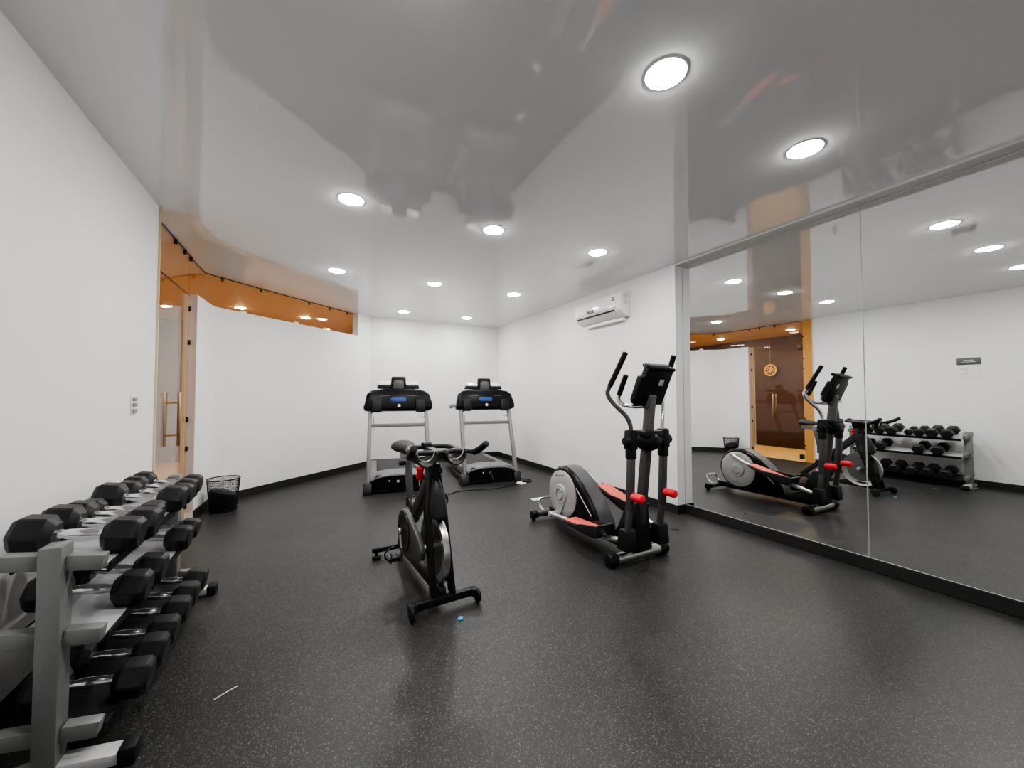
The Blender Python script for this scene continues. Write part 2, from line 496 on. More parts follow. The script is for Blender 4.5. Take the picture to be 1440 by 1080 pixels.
for z in (.16, .75, 1.05, 1.85, 2.20):
    MB().box((.012, .095, z), (.026, .02, .05), .003).build('clip', M['clip'], t)
t = thing('window_3', None, None, (-1.15, 4.12, ZD)); t['kind'] = 'structure'
MB().box((0, .51, (ZC-ZD)/2), (.010, 1.02, ZC-ZD-.004)).build('transom_pane', M['glass'], t)
MB().box((0, .51, .003), (.014, 1.02, .006)).build('bottom_edge', M['clip'], t)
MB().box((0, .51, ZC-ZD-.005), (.016, 1.02, .008)).build('top_seal', M['clip'], t)
for y in (.50, .80, 1.02):
    MB().box((.006, y, ZC-ZD-.03), (.026, .014, .05), .003).build('clip', M['clip'], t)
t = thing('window_4', None, None, (0, 0, ZP)); t['kind'] = 'structure'
MB().wall(glz, .010, 0.0, ZC-ZP-.003).build('curved_pane', M['glass'], t)
MB().wall(glz, .014, ZC-ZP-.010, ZC-ZP-.003).build('top_seal', M['clip'], t)
for (x, y) in ((-1.0, 5.89), (-.63, 6.25), (-.05, 6.785), (.25, 7.055), (.54, 7.32)):
    MB().box((x, y, ZC-ZP-.03), (.026, .014, .05), .003, (0, 0, .77)).build('clip', M['clip'], t)
for (x, y) in ((-.80, 6.075), (-.22, 6.62), (.18, 6.99)):
    MB().box((x, y, .02), (.06, .035, .04), .004, (0, 0, .72)).build('bottom_clip', M['clip_w'], t)

# hall lights and ornament
def downlight(name, x, y, z, label, glow, r=.088, group='recessed ceiling downlights'):
    t = thing(name, label, 'ceiling light', (x, y, z), 0, group)
    MB().lathe([(r-.002, 0), (r+.007, 0), (r+.006, -.003), (r+.001, -.004), (r-.002, -.002), (r-.002, 0)], n=40).build('rim', M['lamp_rim'], t)
    MB().lathe([(0, -.0005), (r+.001, -.0005), (r-.001, -.004), (r*.85, -.008), (r*.6, -.012), (r*.3, -.0145), (0, -.015)], n=40).build('diffuser', glow, t)
    return t
hz = ZC+.035
for x, y, lab in ((-2.3, 3.2, 'warm hall downlight seen through the door glass, nearest the left wall'),
                  (-2.3, 4.9, 'warm hall downlight seen in the mirror above the brown wall and glass door'),
                  (-2.3, 6.6, 'warm hall downlight behind the curved partition, beside the brown wall'),
                  (-1.1, 8.0, 'warm hall downlight showing left above the partition through the amber glass'),
                  (-.12, 8.45, 'warm hall downlight showing right above the partition through the amber glass')):
    downlight('hall_downlight', x, y, hz, lab, M['lamp_warm'], .08, 'warm hall downlights')
t = thing('hanging_ornament', 'round gold ornament hanging on a thin cord before the brown hall wall', 'ornament', (-3.10, 5.80, 1.95))
MB().lathe([(.12, -.012), (.15, -.014), (.158, 0), (.15, .014), (.12, .012)], (0, 0, 0), (1, 0, 0), 40, closed=True).build('ring', M['gold'], t)
k = MB()
for a in range(8):
    k.bar((0, .03*math.cos(a*PI/4), .03*math.sin(a*PI/4)), (0, .125*math.cos(a*PI/4+.25), .125*math.sin(a*PI/4+.25)), .012, .02, .002)
k.cyl((-.008, 0, 0), (.008, 0, 0), .038)
k.lathe([(.075, -.005), (.085, -.005), (.085, .005), (.075, .005)], (0, 0, 0), (1, 0, 0), 32, closed=True)
k.build('lattice', M['gold'], t)
MB().cyl((0, 0, .155), (0, 0, ZC-1.95+.03), .003, n=8).build('cord', M['brass'], t)

# ------------------------------------------------------------------ gym ceiling lights
X3 = (.245, 1.415, 2.59); Y4 = (1.21, 3.09, 4.95, 6.87)
names = {(0, 0): 'round ceiling downlight out over the bike, seen only in the right mirror panel',
         (1, 0): 'largest glowing ceiling downlight, topmost in the photo',
         (2, 0): 'second largest ceiling downlight, above the mirror wall on the right',
         (0, 1): 'ceiling downlight of the second row, left one above the glass transom side',
         (1, 1): 'ceiling downlight of the second row, middle one at the centre of the ceiling',
         (2, 1): 'ceiling downlight of the second row, right one in front of the air conditioner',
         (0, 2): 'ceiling downlight of the third row, left one just above the amber glass strip',
         (1, 2): 'ceiling downlight of the third row, middle one above the left treadmill',
         (2, 2): 'ceiling downlight of the third row, right one left of the air conditioner',
         (1, 3): 'farthest ceiling downlight on the left, over the back wall above the left treadmill',
         (2, 3): 'farthest ceiling downlight on the right, over the back wall above the right treadmill'}
for (i, j), lab in names.items():
    downlight('downlight', X3[i], Y4[j], ZC, lab, M['lamp_on'])

# ------------------------------------------------------------------ air conditioner
t = thing('air_conditioner', 'white split air conditioner mounted high on the right wall', 'air conditioner', (XR, 3.64, 2.30))
W = .92
prof = [(0, .31), (-.13, .31), (-.175, .295), (-.195, .26), (-.20, .12), (-.185, .075), (-.12, .03), (-.05, .0), (0, .0)]
MB().prism(prof, 0, W, 'xz', .006).build('body', M['ac_body'], t)
MB().prism([(-.199, .275), (-.205, .25), (-.210, .115), (-.198, .10), (-.19, .12), (-.19, .27)], .06, W-.02, 'xz', .003).build('front_panel', M['white_gloss'], t)
MB().box((-.176, W/2+.02, .083), (.03, W-.14, .022), .003, (0, -.5, 0)).build('outlet_slot', M['ac_dark'], t)
MB().prism([(-.178, .066), (-.118, .026), (-.112, .032), (-.172, .072)], .07, W-.04, 'xz', .002).build('louver_flap', M['ac_body'], t)
MB().box((-.2095, W*.60, .135), (.005, .15, .040), .002, (0, .04, 0)).build('display_window', M['ac_dark'], t)
MB().box((-.03, W/2, -.02), (.06, W-.16, .04), .004).build('mounting_bracket', M['ac_body'], t)
k = MB()
k.box((-.207, .10, .235), (.003, .045, .012), .001).box((-.207, .10, .205), (.003, .05, .014), .001)
k.build('badge', M['ac_dark'], t)
k = MB()
for zz in (.27, .25, .23, .19, .15):
    k.box((-.10, -.002, zz), (.07, .004, .008), .001)
k.box((-.10, -.002, .17), (.05, .004, .016), .001)
k.build('end_label', M['sign_text'], t)

# ------------------------------------------------------------------ left wall fittings
t = thing('light_switch', 'light switch with three grey rockers on the left white wall', 'light switch', (XL, 3.50, 1.235))
MB().box((.004, 0, 0), (.008, .075, .125), .003).build('plate', M['white'], t)
for z in (-.04, 0, .04):
    MB().box((.011, .004, z), (.010, .062, .027), .002, (0, .12, 0)).build('rocker', M['switch'], t)
t = thing('wall_sign', 'dark grey sign with a white notice sheet below, seen in the mirror', 'sign', (XL, 1.94, 1.55))
MB().box((.004, 0, .245), (.008, .235, .10), .002).build('header_board', M['sign'], t)
k = MB()
k.box((.0085, 0, .26), (.001, .10, .010)).box((.0085, 0, .235), (.001, .14, .008))
k.build('header_lettering', M['sign_text'], t)
MB().box((.002, .0, .095), (.003, .225, .19)).build('notice_sheet', M['paper'], t)
MB().box((.004, -.09, .17), (.001, .02, .014)).build('notice_stamp', M['sign_text'], t)
k = MB()
for z in (.15, .132, .114, .096, .078, .06, .042):
    k.box((.004, .02, z), (.001, .006, .018))
k.build('notice_scale', M['sign_text'], t)
MB().box((.004, .055, .13), (.001, .045, .007)).box((.004, .07, .135), (.001, .03, .007)).build('notice_figure', M['sign_text'], t)
MB().box((.004, .07, .06), (.001, .03, .007)).box((.004, .055, .057), (.001, .012, .007)).build('notice_figure', M['sign_text'], t)

# ------------------------------------------------------------------ treadmills
def make_treadmill(label, loc, rz):
    t = thing('treadmill', label, 'treadmill', loc, rz, 'treadmills facing the camera')
    k = MB()
    k.bar((-.40, .03, .045), (.40, .03, .045), .05, .05, .006, (0, 1, 0))
    for s in (-1, 1):
        k.bar((s*.40, .0, .05), (s*.40, 1.0, .05), .045, .07, .006)
        k.cyl((s*.40-.02, 1.0, .04), (s*.40+.02, 1.0, .04), .04, bev=.005)
    k.build('base_frame', M['black'], t)
    for s in (-1, 1):
        MB().prism([(-.05, 0), (.17, 0), (.17, .06), (.08, .15), (-.01, .155), (-.05, .06)], s*.405-.055, s*.405+.055, 'yz', .012).build('foot_boot', M['charcoal'], t)
    for s in (-1, 1):
        MB().bar((s*.395, .03, .13), (s*.385, .40, 1.20), .052, .085, .018).build('upright', M['silver_l'], t)
    MB().bar((-.385, .289, .88), (.385, .289, .88), .03, .05, .008, (0, 1, 0)).build('crossbar', M['silver_l'], t)
    MB().box((-.36, .33, 1.085), (.02, .03, .07), .004).tube([(-.36, .33, 1.10), (-.335, .33, .95), (-.34, .32, .80)], .0035, 8).build('safety_key', M['black'], t)
    MB().box((.335, .33, .985), (.09, .02, .012), .003).build('cable_clip', M['black'], t)
    # motor hood
    hw = .335
    fr = MB()
    fr.prism([(-hw, .065), (hw, .065), (hw, .20), (hw-.05, .245), (-hw+.05, .245), (-hw, .20)], -.015, .30, 'xz', .012)
    fr.build('motor_housing', M['black_gloss'], t)
    tp = MB()
    def ring(y, z, w, hgt, arch):
        P = []
        for i in range(13):
            u = -1+2*i/12
            P.append((u*w, y, z-arch*abs(u)**3))
        return P+[(p[0], p[1], p[2]-hgt) for p in P[::-1]]
    tp.loft([ring(-.03, .245, .30, .012, .03), ring(-.02, .262, .36, .02, .075), ring(.10, .282, .375, .03, .07), ring(.26, .275, .38, .05, .06), ring(.40, .235, .385, .05, .03)])
    tp.build('motor_hood', M['silver'], t)
    k = MB().cyl((-.02, -.02, .155), (-.02, -.012, .155), .017, n=20, bev=.002)
    k.build('power_socket', M['white'], t)
    MB().cyl((-.13, -.02, .165), (-.13, -.012, .165), .010, n=16, bev=.002).build('reset_button', M['white'], t)
    # deck
    MB().box((0, 1.05, .135), (.70, 1.42, .075), .01).build('deck', M['black'], t)
    for s in (-1, 1):
        MB().prism([(.30, .10), (1.72, .10), (1.72, .18), (.40, .215), (.30, .21)], s*.335-.05, s*.335+.05, 'yz', .012).build('foot_rail', M['silver'], t)
    MB().box((0, 1.05, .176), (.56, 1.42, .012), .004).build('running_belt', M['belt'], t)
    MB().box((0, 1.77, .13), (.78, .10, .10), .02).build('rear_end_cap', M['black'], t)
    # console
    body = [(-.475, 1.085), (-.40, 1.075), (.40, 1.075), (.475, 1.09), (.475, 1.17), (.43, 1.32), (.36, 1.365), (.20, 1.39), (-.20, 1.39), (-.36, 1.365), (-.43, 1.32)]
    Mt = Matrix.Translation((0, .37, 1.1)) @ Matrix.Rotation(math.radians(-12), 4, 'X') @ Matrix.Translation((0, -.10, -1.1))
    MB().prism(body, .02, .16, 'xz', .03, Mt, 3).build('console', M['black_gloss'], t)
    for s in (-1, 1):
        MB().box((s*.30, .305, 1.15), (.14, .07, .18), .02, (-.2, 0, 0)).build('vent_pod', M['black'], t)
    k = MB()
    k.prism([(-.115, 1.215), (-.085, 1.195), (.09, 1.195), (.105, 1.21), (.10, 1.25), (.085, 1.262), (-.09, 1.262), (-.11, 1.25)], .0135, .02, 'xz', .002, Mt)
    k.build('blue_sticker', M['blue'], t, 'blue sticker on the back of the console')
    k = MB()
    for z, x0, x1 in ((1.246, -.085, .08), (1.21, -.07, .085)):
        k.prism([(x0, z), (x1, z), (x1, z+.005), (x0, z+.005)], .0125, .0145, 'xz', 0, Mt)
    k.prism([(-.26, 1.275), (-.12, 1.28), (-.12, 1.286), (-.26, 1.281)], .0175, .021, 'xz', 0, Mt)
    k.prism([(.26, 1.275), (.12, 1.28), (.12, 1.286), (.26, 1.281)], .0175, .021, 'xz', 0, Mt)
    k.build('back_trim', M['grey_plastic'], t)
    MB().lathe([(0, 0), (.022, 0), (.02, .006), (0, .008)], (0, .269, 1.155), (0, -1, .2), 20).build('round_badge', M['white'], t)
    for s in (-1, 1):
        MB().tube([(s*.44, .40, 1.135), (s*.455, .52, 1.14), (s*.46, .72, 1.13), (s*.455, .84, 1.11)], [.03, .032, .032, .028], 14, 5).build('handrail', M['silver_l'], t)
    # upper shelf and tablet holder
    MB().prism([(-.30, 1.395), (.30, 1.395), (.285, 1.45), (-.285, 1.45)], .43, .57, 'xz', .010).build('speaker_bar', M['black'], t)
    MB().box((0, .51, 1.475), (.54, .16, .035), .014, (.30, 0, 0)).build('upper_tray', M['white_gloss'], t)
    MB().prism([(-.11, 1.40), (.11, 1.40), (.10, 1.56), (.085, 1.572), (-.085, 1.572), (-.10, 1.56)], .41, .48, 'xz', .010).build('tablet_holder', M['black'], t)
    MB().prism([(-.075, 1.39), (.075, 1.39), (.07, 1.50), (.045, 1.52), (-.045, 1.52), (-.07, 1.50)], .385, .415, 'xz', .008).build('holder_neck', M['grey_plastic'], t)
    return t
tm = make_treadmill('left treadmill, directly behind the exercise bike saddle', (1.065, 5.34, 0), math.radians(-8))
t2 = dup(tm, (2.385, 5.27, 0), (0, 0, math.radians(-8)), 'right treadmill nearer the air conditioner wall, a cord lying before it')

# ------------------------------------------------------------------ elliptical trainer
def make_elliptical():
    t = thing('elliptical_trainer', 'black and silver elliptical trainer with red foot pads beside the mirror', 'elliptical trainer', (2.31, 2.30, 0))
    MB().cyl((-.245, 0, .05), (.245, 0, .05), .043, bev=.003).build('front_stabilizer', M['steel'], t)
    for s in (-1, 1):
        MB().cyl((s*.225, 0, .05), (s*.31, 0, .05), .05, bev=.012).build('end_cap', M['black'], t)
    MB().cyl((-.20, 1.22, .06), (.20, 1.22, .06), .034, bev=.003).build('rear_stabilizer', M['gunmetal'], t)
    for s in (-1, 1):
        c = MB().cyl((s*.19, 1.22, .06), (s*.265, 1.22, .06), .04, bev=.008)
        c.cyl((s*.235, 1.22, 0), (s*.235, 1.22, .03), .022, bev=.004)
        c.build('end_cap', M['black'], t)
    MB().tube([(-.10, 1.24, .075), (-.10, 1.30, .10), (-.10, 1.33, .14), (-.09, 1.335, .17), (-.03, 1.33, .185), (.03, 1.33, .185), (.09, 1.335, .17), (.10, 1.33, .14), (.10, 1.30, .10), (.10, 1.24, .075)], .012, 10, 4).build('lift_handle', M['chrome'], t)
    # main beam and lower cover
    k = MB().bar((0, 0, .09), (0, 1.22, .085), .09, .07, .008)
    k.box((0, .0, .10), (.16, .10, .05), .015)
    k.build('main_beam', M['black'], t)
    MB().prism([(-.09, .10), (.36, .07), (.36, .13), (.17, .20), (.05, .45), (-.045, .46)], -.075, .075, 'yz', .02).build('mast_cover', M['black'], t)
    MB().bar((0, -.005, .12), (0, -.15, 1.30), .055, .075, .012).build('mast', M['gunmetal'], t)
    MB().cyl((-.03, .01, .455), (.03, .01, .455), .022, bev=.004).build('mast_bolt', M['steel'], t)
    # flywheel housing
    cy, cz, R = .88, .335, .262
    prof = []
    for i in range(15):
        a = math.radians(-98+i*15.5)
        prof.append((cy+R*math.cos(a), cz+R*math.sin(a)))
    prof += [(.71, .545), (.60, .475), (.50, .385), (.42, .29), (.36, .19), (.33, .10), (.40, .075), (.62, .07)]
    MB().prism(prof, -.105, .105, 'yz', .035, None, 4).build('flywheel_housing', M['black_gloss'], t)
    # top of the housing, light falling on it put in as a grey band
    top = [(cy+R*math.cos(a)*1.01, cz+R*math.sin(a)*1.01) for a in [math.radians(d) for d in (20, 35, 50, 65, 80, 95, 108)]] + [(.705, .552), (.595, .482), (.495, .39), (.412, .292), (.352, .19), (.325, .105)]
    rings = []
    for (y, z) in top:
        d = Vector((y-cy*.78, z-.22)).normalized()*.006
        rings.append([(x, y+d.x*(1-abs(x)/.2), z+d.y*(1-abs(x)/.2)) for x in (-.072, -.04, 0, .04, .072)]+[(.072, y-d.x*2, z-d.y*2), (-.072, y-d.x*2, z-d.y*2)])
    MB().loft(rings).build('top_band', M['grey_plastic'], t)
    for s in (-1, 1):
        d = MB().lathe([(0, 0), (.225, 0), (.225, .010), (.215, .016), (.13, .019), (0, .02)], (s*.103, cy, cz), (s, 0, 0), 56)
        dk = d.build('flywheel_disc', M['disc'], t)
        c = MB()
        c.lathe([(0, 0), (.094, 0), (.094, .012), (.086, .02), (0, .022)], (s*.120, cy, cz), (s, 0, 0), 44)
        c.build('crank_cover', M['disc'], dk)
        MB().lathe([(.046, 0), (.056, 0), (.056, .006), (.046, .006)], (s*.140, cy, cz), (s, 0, 0), 36, closed=True).build('hub_ring', M['chrome'], dk)
        m = MB().box((s*.1195, cy+.085, cz+.165), (.003, .022, .016))
        for i in range(6):
            yy = cy+.058-.021*i
            m.box((s*.1195, yy, cz+.165+.011*(i-1)**.5 if i > 1 else cz+.170), (.003, .013, .010))
        for i in range(5):
            m.box((s*.1195, cy+.06-.022*i, cz-.165-.004*i), (.003, .014, .008))
        m.build('disc_marking', M['grey_plastic'], dk)
        MB().bar((s*.1065, .66, .435), (s*.1065, .44, .235), .004, .007, 0).build('side_stripe', M['white'], t)
    # pedal arms, pedals
    for s, zr, yr, pb, pf, fr in ((-1, .135, .94, (.64, .175), (.16, .20), (-.06, .205)), (1, .525, .90, (.66, .44), (.18, .315), (-.06, .22))):
        x = s*.20
        MB().tube([(x, yr, zr), (x, pb[0], pb[1]-.02), (x, pf[0], pf[1]-.035), (x, fr[0], fr[1])], .022, 14, 5).build('pedal_arm', M['steel'], t)
        dv = Vector((yr-.02-cy, zr-cz)).normalized(); nv = Vector((-dv.y, dv.x)); ca_ = []
        for u_, w_ in ((0, .085), (.09, .07), (.17, .045), (.215, .035)):
            ca_.append((cy+dv.x*u_+nv.x*w_, cz+dv.y*u_+nv.y*w_))
        for u_, w_ in ((.215, .035), (.17, .045), (.09, .07), (0, .085)):
            ca_.append((cy+dv.x*u_-nv.x*w_, cz+dv.y*u_-nv.y*w_))
        MB().prism(ca_, s*.120, s*.136, 'yz', .005).cyl((s*.125, yr, zr), (s*.225, yr, zr), .026, bev=.005).build('crank_arm', M['disc'], t)
        ang = math.atan2(pf[1]-pb[1], pf[0]-pb[0])
        L = math.hypot(pf[0]-pb[0], pf[1]-pb[1])
        ca, sa = math.cos(ang), math.sin(ang)
        def pp(u, v):
            return (pb[0]+ca*u+sa*v, pb[1]+sa*u-ca*v)
        tr = MB()
        tr.prism([pp(0, 0), pp(L, 0), pp(L+.03, .06), pp(L*.97, -.045), pp(L*.7, -.05), pp(.05, -.02)], x-.085, x+.085, 'yz', .01)
        # rims along sides and the raised toe
        for q in (-1, 1):
            tr.prism([pp(L*.35, 0), pp(L*.6, .03), pp(L+.02, .06), pp(L+.02, -.02), pp(L*.4, -.02)], x+q*.083-.007, x+q*.083+.007, 'yz', .004)
        tr.prism([pp(L-.02, -.01), pp(L+.005, .065), pp(L+.03, .065), pp(L+.02, -.02)], x-.085, x+.085, 'yz', .006)
        pd = tr.build('foot_pedal', M['charcoal'], t)
        MB().prism([pp(.015, .003), pp(L*.80, .003), pp(L*.80, .010), pp(.015, .010)], x-.070, x+.070, 'yz', .003).build('red_pad', M['pad_red'], pd, 'worn red anti-slip pad')
    # swing arms with handles
    for s, lean in ((-1, 0.0), (1, -.05)):
        x = s*.170
        lean = 0
        sw = MB()
        sw.bar((x, -.06, .20), (x, -.10, .50), .032, .05, .008)
        sw.bar((x, -.095, .44), (x, -.115+lean*.3, .93), .042, .06, .010)
        sw.build('swing_arm', M['gunmetal'], t)
        MB().prism([(-.12, .13), (.0, .13), (-.02, .27), (-.035, .29), (-.095, .29), (-.108, .27)], x-.055, x+.055, 'yz', .014).build('lower_boot', M['rubber'], t)
        MB().box((x, -.11+lean*.3, .965), (.075, .085, .15), .014, None, 2, .92).box((x, -.11+lean*.3, .87), (.058, .072, .10), .012).build('pivot_sleeve', M['black'], t)
        def hp(a, y, z, k=0):
            return (s*a, y+lean*k, z)
        pts = [hp(.165, -.108, 1.02), hp(.170, -.104, 1.08), hp(.195, -.085, 1.145), hp(.262, -.03, 1.235), hp(.296, -.002, 1.305), hp(.292, -.02, 1.37), hp(.256, -.15, 1.61)]
        MB().tube(pts, .0165, 14, 8).build('moving_handle', M['chrome'] if s > 0 else M['gunmetal'], t)
        MB().tube([hp(.2915, -.022, 1.372), hp(.274, -.088, 1.492), hp(.2555, -.152, 1.615)], .0205, 14, 6).build('moving_grip', M['rubber'], t)
        pg = MB().cyl((x, -.09, .545), (x, -.20, .545), .014).build('peg', M['gunmetal'], t)
        MB().cyl((x, -.125, .545), (x, -.225, .545), .031, bev=.010).build('foam_sleeve', M['foam'], pg, 'red foam sleeve')
    k = MB().cyl((-.235, -.115, .955), (.235, -.115, .955), .036, bev=.008)
    k.ell((0, -.12, .955), (.115, .085, .085))
    k.box((0, -.12, 1.0), (.20, .14, .07), .02)
    k.build('pivot_housing', M['black'], t)
    # fixed handlebar
    MB().tube([(-.15, -.02, 1.40), (-.15, .03, 1.31), (-.15, .035, 1.26), (-.14, -.01, 1.225), (-.11, -.08, 1.215), (0, -.105, 1.215), (.11, -.08, 1.215), (.14, -.01, 1.225), (.15, .035, 1.26), (.15, .03, 1.31), (.15, -.02, 1.40)], .0155, 12, 6).build('fixed_handlebar', M['chrome'], t)
    for s in (-1, 1):
        MB().tube([(s*.15, .032, 1.305), (s*.15, .005, 1.36), (s*.15, -.045, 1.455)], .0205, 14, 5).build('fixed_grip', M['rubber'], t)
    # console (faces the pedals, back to the camera)
    A = math.radians(24)
    Mk = Matrix.Translation((0, -.10, 1.235)) @ Matrix.Rotation(A, 4, 'X')
    MB().prism([(-.145, 0), (.145, 0), (.15, .26), (.145, .30), (-.125, .30), (-.13, .24), (-.165, .225), (-.165, .03)], -.03, .02, 'xz', .010, Mk).build('console', M['black'], t)
    MB().prism([(-.108, .285), (.128, .285), (.137, .30), (.128, .315), (-.108, .315), (-.120, .305)], -.055, .05, 'xz', .010, Mk).build('tablet_ledge', M['black_gloss'], t)
    MB().prism([(.03, .165), (.075, .165), (.075, .215), (.03, .215)], -.033, -.029, 'xz', 0, Mk).build('white_label', M['paper'], t)
    MB().prism([(-.125, .02), (.125, .02), (.125, .27), (-.12, .27)], .019, .022, 'xz', .0, Mk).build('screen', M['black_gloss'], t)
    MB().prism([(-.035, -.02), (.035, -.02), (.032, .09), (-.032, .09)], -.055, -.028, 'xz', .006, Mk).build('console_bracket', M['grey_plastic'], t)
    return t
make_elliptical()

# ------------------------------------------------------------------ exercise bike
def make_bike():
    t = thing('exercise_bike', 'black spin bike with steel flywheel standing at the centre of the floor', 'exercise bike', (.735, 2.325, 0), math.radians(4.0))
    MB().bar((-.22, 0, .058), (.22, 0, .058), .042, .045, .006, (0, 1, 0)).build('front_stabilizer', M['black'], t)
    for s in (-1, 1):
        MB().cyl((s*.198, -.035, .043), (s*.222, -.035, .043), .042, bev=.008).box((s*.19, -.01, .058), (.03, .06, .05), .006).build('transport_wheel', M['rubber'], t)
    MB().bar((-.225, .96, .068), (.225, .96, .068), .035, .035, .006, (0, 1, 0)).build('rear_stabilizer', M['black'], t)
    for s in (-1, 1):
        MB().cyl((s*.19, .96, 0), (s*.19, .96, .025), .035, bev=.006).cyl((s*.19, .96, .02), (s*.19, .96, .06), .010).build('leveling_foot', M['rubber'], t)
    # frame
    k = MB()
    k.bar((0, .02, .085), (0, .96, .085), .05, .06, .008)
    k.bar((0, .19, .80), (0, .62, .38), .055, .085, .010)
    k.bar((0, .62, .40), (0, .96, .09), .05, .06, .008)
    k.bar((0, .56, .44), (0, .72, .50), .05, .07, .008)
    k.bar((0, .50, .30), (0, .62, .10), .05, .06, .008)
    k.bar((0, .10, .115), (0, .42, .115), .05, .03, .006)
    k.build('frame', M['charcoal'], t)
    for s in (-1, 1):
        MB().prism([(-.02, .075), (.055, .075), (.235, .60), (.25, .80), (.16, .80), (.115, .56)], s*.060-.014, s*.060+.014, 'yz', .006).deform(lambda c: Vector((c.x*(1 if c.z < .50 else 1-.50*min(1, (c.z-.50)/.28)), c.y, c.z))).build('fork_blade', M['black'], t)
    MB().prism([(.14, .60), (.23, .58), (.27, .74), (.25, .85), (.17, .85)], -.045, .045, 'yz', .015).build('head_tube', M['charcoal'], t)
    # bulged brake shroud between the fork blades
    rings = []
    for z, w, y0, y1 in ((.76, .030, .145, .22), (.70, .038, .10, .23), (.64, .050, .075, .24), (.58, .056, .055, .25), (.54, .056, .05, .25), (.525, .046, .06, .24)):
        cyy = (y0+y1)/2; ry = (y1-y0)/2
        rings.append([(w*math.copysign(abs(math.cos(a))**.6, math.cos(a)), cyy+ry*math.copysign(abs(math.sin(a))**.6, math.sin(a)), z) for a in [2*PI*i/24 for i in range(24)]])
    MB().loft(rings).build('brake_shroud', M['charcoal'], t)
    # flywheel
    fy, fz, fr = .20, .30, .225
    fwl = MB().lathe([(.165, -.010), (.205, -.014), (fr, -.020), (fr+.003, 0), (fr, .020), (.205, .014), (.165, .010)], (.012, fy, fz), (1, 0, 0), 64, closed=True).build('flywheel', M['steel'], t)
    MB().lathe([(0, -.012), (.17, -.008), (.17, .008), (0, .012)], (.012, fy, fz), (1, 0, 0), 48).build('wheel_web', M['grey_plastic'], fwl)
    MB().cyl((-.075, fy, fz), (.085, fy, fz), .028, bev=.004).build('axle', M['steel'], fwl)
    # chain guard with crank
    cy, cz, R = .52, .335, .150
    pr = []
    for i in range(15):
        a = math.radians(-100+i*15)
        pr.append((cy+R*math.cos(a), cz+R*math.sin(a)))
    pr += [(.42, .455), (.28, .40), (.19, .355), (.15, .30), (.165, .245), (.24, .215), (.38, .19)]
    MB().prism(pr, -.100, -.062, 'yz', .012).build('chain_guard', M['grey_plastic'], t)
    MB().lathe([(.105, 0), (.140, 0), (.140, .008), (.105, .006)], (-.099, cy, cz), (-1, 0, 0), 44, closed=True).build('guard_ring', M['charcoal'], t)
    MB().lathe([(0, 0), (.10, 0), (.10, .003), (0, .006)], (-.099, cy, cz), (-1, 0, 0), 44).build('guard_cover', M['black'], t)
    def pedal(s, a):
        x = s*.128
        e = Vector((x, cy+.165*math.cos(a), cz+.165*math.sin(a)))
        MB().bar((x, cy, cz), e, .016, .030, .005).cyl((x-.012, cy, cz), (x+.012, cy, cz), .026, bev=.004).build('crank_arm', M['steel'], t)
        xo = s*.188
        p = MB().box((xo, e.y, e.z), (.085, .075, .022), .004).cyl((x, e.y, e.z), (xo, e.y, e.z), .009)
        for q in (-.03, 0, .03):
            p.box((xo+q, e.y, e.z), (.008, .095, .032), .002)
        pd = p.build('pedal', M['cup'], t)
        c = MB()
        for q in (-.035, .035):
            c.tube([(xo+q, e.y-.045, e.z-.015), (xo+q, e.y-.085, e.z+.01), (xo+q, e.y-.075, e.z+.055), (xo+q, e.y-.02, e.z+.065)], .004, 8, 4)
        c.tube([(xo-.05, e.y, e.z), (xo-.055, e.y+.005, e.z+.045), (xo, e.y, e.z+.075), (xo+.055, e.y+.005, e.z+.045), (xo+.05, e.y, e.z)], .006, 8, 4, (1.0, 1.0))
        c.tube([(xo-.04, e.y-.08, e.z+.03), (xo, e.y-.092, e.z+.035), (xo+.04, e.y-.08, e.z+.03)], .005, 8, 4)
        c.build('toe_cage', M['cup'], pd)
        return pd
    pedal(-1, math.radians(-112)); pedal(1, math.radians(68))
    # seat post, slider, saddle
    MB().bar((0, .70, .46), (0, .765, .79), .050, .040, .008).build('seat_post', M['gunmetal'], t)
    MB().bar((0, .695, .455), (0, .71, .53), .062, .056, .008).build('post_collar', M['charcoal'], t)
    MB().bar((0, .60, .812), (0, .95, .812), .040, .046, .008).bar((0, .765, .765), (0, .77, .81), .052, .05, .008).build('seat_slider', M['silver_l'], t)
    MB().cyl((-.03, .755, .775), (-.075, .755, .775), .018, bev=.004).build('slider_knob', M['black'], t)
    rings = []
    for y, w, z, h in ((.66, .014, .872, .018), (.68, .028, .875, .030), (.74, .040, .876, .036), (.80, .060, .876, .042), (.86, .088, .878, .050), (.91, .098, .882, .054), (.95, .088, .884, .048), (.975, .04, .880, .026)):
        rings.append([(w*math.cos(a), y, z+h*math.sin(a)*(1.0 if math.sin(a) > 0 else .75)) for a in [2*PI*i/24 for i in range(24)]])
    MB().loft(rings).build('saddle', M['saddle'], t)
    # handlebar post and bars
    MB().bar((0, .205, .80), (0, .235, .915), .045, .04, .006).build('handlebar_post', M['silver_l'], t)
    MB().cyl((0, .165, .79), (0, .12, .795), .022, bev=.005).cyl((.03, .20, .80), (.06, .20, .80), .018, bev=.004).build('post_knob', M['black'], t)
    MB().cyl((-.052, .31, .69), (-.052, .31, .735), .009).build('tension_stem', M['steel'], t)
    MB().lathe([(0, 0), (.022, 0), (.028, .02), (.021, .05), (.028, .075), (.020, .092), (0, .094)], (-.052, .31, .73), (0, 0, 1), 20).build('tension_knob', M['red'], t, 'red resistance knob')
    hb = MB()
    zt = .945
    hb.tube([(-.06, .34, zt), (-.13, .30, zt), (-.16, .20, zt-.005), (-.12, .12, zt-.008), (0, .10, zt-.01), (.12, .12, zt-.008), (.16, .20, zt-.005), (.13, .30, zt), (.06, .34, zt)], .017, 12, 6, None, True)
